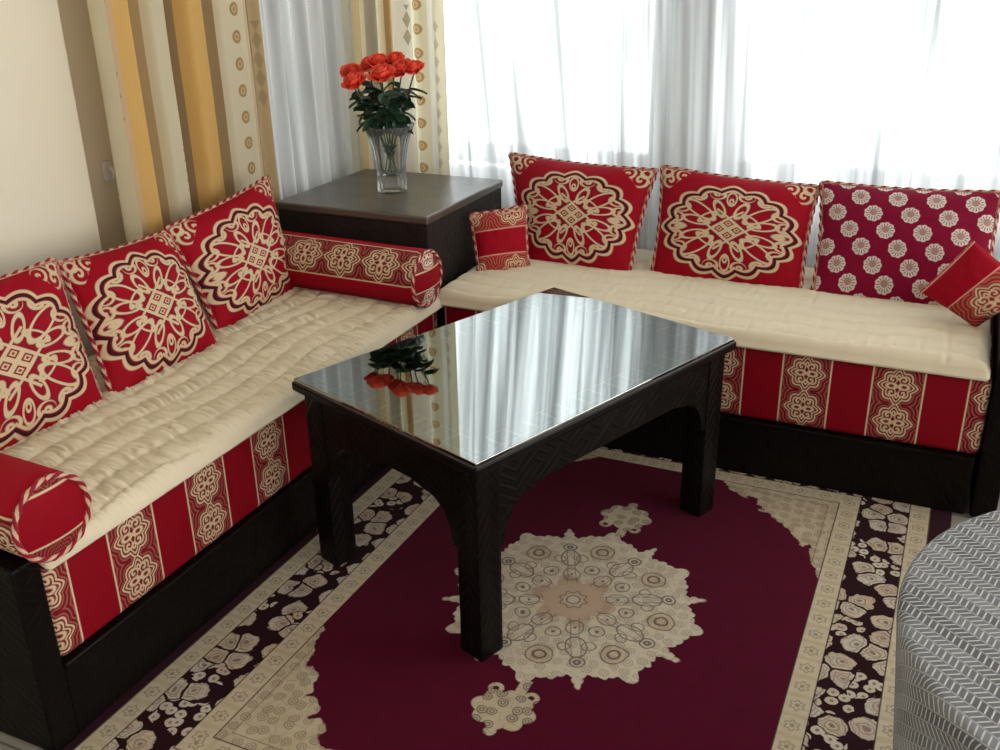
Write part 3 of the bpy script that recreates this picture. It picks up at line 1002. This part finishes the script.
def ramp_const(fac, stops, interp='LINEAR'):
    n = node('ShaderNodeValToRGB'); n.color_ramp.interpolation = interp
    el = n.color_ramp.elements
    while len(el) > 1: el.remove(el[-1])
    el[0].position = stops[0][0]; el[0].color = stops[0][1]
    for pos, c in stops[1:]:
        e = el.new(pos); e.color = c
    link(fac.k, n.inputs[0]); return n.outputs[0]
CR = (.72, .66, .48, 1); GO = (.74, .45, .125, 1); PK = (.66, .46, .28, 1); BR = (.34, .23, .11, 1); TN = (.50, .36, .18, 1); GY = (.46, .42, .33, 1)
def mat_drape(name, stops, width, buttons, diamonds):
    m, p = new_mat(name)
    t, z = uvxy()
    c = ramp_const(t, stops, 'CONSTANT')
    n = nz(vec(t * 5.0, z * 4.0), 8, 5, .65)
    c = mixc(n * .42, c, mixc(.5, c, (.70, .62, .46, 1)))
    dm = None
    for tb, rad, sp, ph in buttons:
        X = (t - tb) * width; Y = (fract(z / sp + ph) - .5) * sp
        r = hyp(X, Y)
        msk = mx(fill(abs(r - rad * .78) - rad * .22, .002), fill(r - rad * .38, .002) * .8)
        c = mixc(fill(r - rad, .002) * .6, c, (.60, .40, .17, 1))
        c = mixc(msk * .8, c, (.36, .21, .07, 1))
    for td, hw, hh, sp, z0, z1 in diamonds:
        X = abs(t - td) * width; Y = abs(fract((z - z0) / sp) - .5) * sp
        k = X / hw + Y / hh - 1.0
        msk = fill(k, .12) * M('GREATER_THAN', z, z0) * M('LESS_THAN', z, z1)
        c = mixc(msk * (.8 if hw > .0145 else .4), c, (.20, .17, .09, 1))
    base(p, c, .75, .2, .1)
    h = nz(vec(t * 60.0, z * 12.0), 10, 2)
    bump(p, h, .15, .002)
    # a little daylight through the cloth
    tr = node('ShaderNodeBsdfTranslucent'); link(c if not isinstance(c, S) else c.k, tr.inputs[0])
    mixs = node('ShaderNodeMixShader'); mixs.inputs[0].default_value = .33
    link(p.outputs[0], mixs.inputs[1]); link(tr.outputs[0], mixs.inputs[2]); link(mixs.outputs[0], NT.nodes['Material Output'].inputs[0])
    return m
# left drape: y .31 -> 1.05
DY0, DY1 = .316, 1.045
ty = lambda y: (y - DY0) / (DY1 - DY0)
stops = [(0, CR), (ty(.350), PK), (ty(.375), GO), (ty(.46), TN), (ty(.515), CR), (ty(.60), BR), (ty(.65), GO), (ty(.755), PK), (ty(.79), BR), (ty(.82), CR), (ty(.955), PK), (ty(.970), CR), (ty(.985), TN)]  # browns and first tan paint fold shade in between the real stripes
m_dl = mat_drape('gold_striped_damask', stops, DY1 - DY0, [(ty(.895), .020, .082, .1)], [(ty(.344), .0165, .030, .060, .98, 1.17), (ty(1.015), .012, .03, .06, .95, 1.22), (ty(.585), .004, .006, .03, .3, .9)])
ridge = [(ty(.328), -.005), (ty(.345), .028), (ty(.36), .030), (ty(.43), .038), (ty(.485), -.035), (ty(.54), .022), (ty(.585), .020), (ty(.625), -.045), (ty(.68), .030), (ty(.74), .020), (ty(.79), -.030), (ty(.84), .012), (ty(.90), .018), (ty(.96), .005), (ty(1.0), -.012), (ty(1.03), .012), (1.0, .0)]
def interp_s(R, t):
    for (a, da), (c, dc) in zip(R[:-1], R[1:]):
        if t <= c:
            k = (t - a) / max(1e-6, c - a); k = k * k * (3 - 2 * k); return da + (dc - da) * k
    return R[-1][1]
dl = curtain('curtain', 'x', -.772, DY0, DY1, .02, ZC - .002, lambda t, v: interp_s(ridge, t) * (.8 + .4 * (1 - v)) + .004 * pn(t * 7, v * 5, 1), 200, 40, m_dl,
             lambda t, v: .02 * pn(t * 2, v * 2.2, 8) * (1 - v))
tag(dl, 'gold and cream striped drape hanging on the left wall behind the left sofa', 'curtain', 'gold striped drapes')
# back drape: x -.79 -> -.37
EX0, EX1 = -.765, -.365
tx = lambda px: (px - 345) / (447 - 345)
stops = [(0, GY), (tx(353), (.56, .42, .21, 1)), (tx(363), CR), (tx(366), GY), (tx(378), CR), (tx(384), (.46, .30, .13, 1)), (tx(393), GY), (tx(413), CR), (tx(429), (.80, .78, .70, 1)), (tx(437), CR)]  # first grey stop is the drape's shaded edge, painted in among the stripes
m_db = mat_drape('gold_striped_damask_back', stops, EX1 - EX0, [(tx(421), .019, .082, .35)], [(tx(408), .015, .03, .06, 1.10, 1.24), (tx(440), .010, .022, .06, .6, 1.2)])
ridge2 = [(0, -.03), (tx(352), .015), (tx(362), .028), (tx(374), -.03), (tx(381), .02), (tx(387), -.035), (tx(396), .012), (tx(410), -.01), (tx(422), .018), (tx(432), -.015), (tx(440), .015), (1, -.005)]
db = curtain('curtain', 'y', 1.545, EX0, EX1, .02, ZC - .002, lambda t, v: -interp_s(ridge2, t) * (.8 + .4 * (1 - v)), 160, 40, m_db)
tag(db, 'pale gold striped drape hanging in the corner behind the vase of roses', 'curtain', 'gold striped drapes')

def mat_sheer(name, tint, transp, trl):
    m, p = new_mat(name)
    t, z = uvxy()
    base(p, tint, .8, .15)
    thr = nz(vec(t * 7.0 + z * .25, z * .18), 3.0, 2)
    dense = M('MULTIPLY_ADD', thr, 3.4, -1.2, clamp=True)          # gathered cloth: denser and thinner bands
    tr = node('ShaderNodeBsdfTranslucent')
    setc(tr.inputs[0], mixc(dense, tint, tuple(k * .27 for k in tint[:3]) + (1,)))
    tp = node('ShaderNodeBsdfTransparent'); tp.inputs[0].default_value = (.97, .985, 1, 1)
    m1 = node('ShaderNodeMixShader'); m1.inputs[0].default_value = trl
    link(p.outputs[0], m1.inputs[1]); link(tr.outputs[0], m1.inputs[2])
    m2 = node('ShaderNodeMixShader'); link(((1.0 - dense) * (transp * .8) + .012).k, m2.inputs[0])
    link(m1.outputs[0], m2.inputs[1]); link(tp.outputs[0], m2.inputs[2])
    link(m2.outputs[0], NT.nodes['Material Output'].inputs[0])
    return m
m_sh = mat_sheer('white_voile', (.92, .945, .96, 1), .10, .72)
m_shl = mat_sheer('white_voile_side', (.84, .87, .89, 1), .05, .50)
def folds(seed, fr, amp):
    rnd = random.Random(seed); ph = [rnd.uniform(0, 6.28) for _ in range(5)]
    def d(t, v):
        w = t + .010 * math.sin(9 * t + ph[3])
        return amp * (.60 * math.sin(fr * 6.283 * w + ph[0]) + .35 * math.sin(fr * 1.93 * 6.283 * w + ph[1]) + .25 * math.sin(fr * .47 * 6.283 * w + ph[2]) ) + .006 * pn(t * 9, v * 4, seed)
    return d
s_l = curtain('sheer_curtain', 'x', -.800, .99, 1.545, .02, ZC - .002, folds(3, 7, .026), 220, 24, m_shl)
tag(s_l, 'greyish white sheer curtain with vertical folds over the left window beside the vase', 'sheer curtain', 'white sheer curtains')
s_a = curtain('sheer_curtain', 'y', 1.600, -.47, .400, .02, ZC - .002, folds(5, 6, .030), 320, 40, m_sh, lambda t, v: .16 * (1 - v) ** 1.3 * math.sin(PI * t) * max(0, 1 - .6 * t))
tag(s_a, 'white sheer curtain over the left part of the back windows, folds pulled sideways', 'sheer curtain', 'white sheer curtains')
s_b = curtain('sheer_curtain', 'y', 1.612, .385, 1.245, .02, ZC - .002, folds(8, 5, .026), 320, 40, m_sh)
tag(s_b, 'white sheer curtain over the middle of the back windows behind the middle medallion cushion', 'sheer curtain', 'white sheer curtains')
s_c = curtain('sheer_curtain', 'y', 1.598, 1.228, 2.3, .02, ZC - .002, folds(11, 6, .026), 320, 40, m_sh)
tag(s_c, 'white sheer curtain at the right end of the back windows above the rosette cushion', 'sheer curtain', 'white sheer curtains')

# small white hook on the left wall
hk = empty('wall_hook', (XL, .440, .838)); tag(hk, 'small white hook fixed on the left wall beside the gold drape', 'wall hook')
m_pl = mat_simple('white_plastic', (.72, .72, .72, 1), .35, .5)
b = MB(); b.box(0, .012, -.016, .016, -.030, .030, .005); b.build('hook_plate', m_pl, hk)
Vh, Fh, Uh = tube([(.010, 0, .012), (.026, 0, .008), (.034, 0, -.006), (.030, 0, -.020), (.024, 0, -.024)], .006, 8)
mesh_obj('hook_arm', Vh, Fh, m_pl, hk, Uh)

# ------------------------------------------------------------------ round table with its cloth
CX, CY, CZ, CR_ = 1.808, -.40, .552, .432
rtb = empty('side_table', (CX, CY, 0)); tag(rtb, 'round side table hidden under the grey patterned tablecloth at the right', 'table')
def lathe(name, prof, m, parent, ns=48):
    V = []
    for r, z in prof:
        for j in range(ns):
            V.append((r * math.cos(2 * PI * j / ns), r * math.sin(2 * PI * j / ns), z))
    F = grid_faces(ns, len(prof), 0, True)
    return mesh_obj(name, V, F, m, parent)
lathe('tabletop', [(0, CZ - .032), (CR_ - .02, CZ - .032), (CR_ - .012, CZ - .02), (CR_ - .02, CZ - .004), (0, CZ - .004)], m_plain, rtb)
lathe('leg', [(0, 0), (.17, 0), (.17, .02), (.05, .05), (.035, .12), (.04, .3), (.035, .45), (.10, CZ - .033), (0, CZ - .033)], m_plain, rtb)
def mat_cloth():
    m, p = new_mat('grey_dash_print_cotton')
    u, v = uvxy()
    rowh = .0200
    rr = v / rowh; row = M('FLOOR', rr); fy = rr - row
    par = M('PINGPONG', row, 1.0)
    sl = (par * 2.0 - 1.0)
    k = nz(vec(u, v), 2.0, 1)
    t = u / .0100 + sl * fy * .9 + row * .37
    dash = fill(abs(fract(t) - .5) - .11, .10) * fill(abs(fy - .5) - .40, .06)
    gap = fill(.445 - abs(fy - .5), .05) * .45
    darkrow = fill(nz(vec(u * 2.0, row * 1.7), 3.0, 2) - .5, .25)
    bg = mixc(darkrow, (.105, .112, .122, 1), (.21, .225, .245, 1))
    c = mixc(mx(dash, gap), bg, (.58, .59, .58, 1))
    base(p, c, .8, .2, .05)
    return m
V, UV, F = [], [], []
nth = 160; rings = []
for q in range(14): rings.append(('top', (CR_ - .012) * q / 13 if q else .002))
for q in range(1, 6): rings.append(('edge', q / 5))
HEM = .195
for q in range(1, 22): rings.append(('skirt', q / 21))
rnd = random.Random(4); pf = [rnd.uniform(0, 6.28) for _ in range(4)]
ca_, sa_ = math.cos(math.radians(38)), math.sin(math.radians(38))
for kind, t in rings:
    for j in range(nth):
        th = 2 * PI * j / nth
        if kind == 'top': r, z, s = t, CZ, t
        elif kind == 'edge':
            a = t * PI / 2; r = CR_ - .012 + .012 * math.sin(a); z = CZ - .012 + .012 * math.cos(a); s = CR_ - .012 + .012 * a
        else:
            fold = .55 * math.sin(9 * th + pf[0]) + .35 * math.sin(14 * th + pf[1]) + .3 * math.sin(5 * th + pf[2])
            hang = HEM + .016 * math.sin(4 * th + pf[3])
            z = CZ - .012 - hang * t
            r = CR_ + .002 + .028 * fold * t ** .8 - .022 * t
            s = CR_ + .007 + hang * t
        z += .0012 * pn(r * math.cos(th) * 6, r * math.sin(th) * 6, 1)
        V.append((r * math.cos(th), r * math.sin(th), z))
        xx, yy = s * math.cos(th), s * math.sin(th)
        UV.append((xx * ca_ - yy * sa_, xx * sa_ + yy * ca_))
F = grid_faces(nth, len(rings), 0, True)
F.append(tuple(range(nth)))
cloth = mesh_obj('tablecloth', V, F, mat_cloth(), None, UV, loc=(CX, CY, 0))
sol = cloth.modifiers.new('thick', 'SOLIDIFY'); sol.thickness = .0015; sol.offset = 1
tag(cloth, 'grey tablecloth with rows of white dashes draped over a round table at the lower right', 'tablecloth')

# ------------------------------------------------------------------ light
w = bpy.data.worlds.new('sky'); SC.world = w; w.use_nodes = True; NT = w.node_tree
bg = NT.nodes['Background']
tc = node('ShaderNodeTexCoord'); sp_ = node('ShaderNodeSeparateXYZ'); link(tc.outputs['Generated'], sp_.inputs[0])
dx, dy = S(sp_.outputs[0]), S(sp_.outputs[1])
t = M('MULTIPLY_ADD', dy, .5, .5, clamp=True)
front = M('POWER', t, 5.0)
right = M('POWER', mx(dx, 0.0), 2.0); left = M('POWER', mx(-dx, 0.0), 2.0)
strength = front * 11.5 + right * 2.4 + left * 1.6 + .34
link(strength.k, bg.inputs[1])
link(mixc(front, (1.0, .94, .86, 1), (.94, .975, 1.0, 1)), bg.inputs[0])
def portal(loc, rot, sx, sy):
    l = bpy.data.lights.new('daylight_portal', 'AREA'); l.shape = 'RECTANGLE'; l.size = sx; l.size_y = sy
    l.cycles.is_portal = True
    o = bpy.data.objects.new('daylight_portal', l); COL.objects.link(o); o.location = loc; o.rotation_euler = rot
SC.cycles.use_denoising = True
SC.cycles.max_bounces = 10; SC.cycles.diffuse_bounces = 4; SC.cycles.transparent_max_bounces = 16
SC.cycles.sample_clamp_indirect = 6
SC.view_settings.view_transform = 'Standard'; SC.view_settings.look = 'None'
SC.view_settings.exposure = .12; SC.view_settings.gamma = 1; SC.view_settings.use_curve_mapping = False
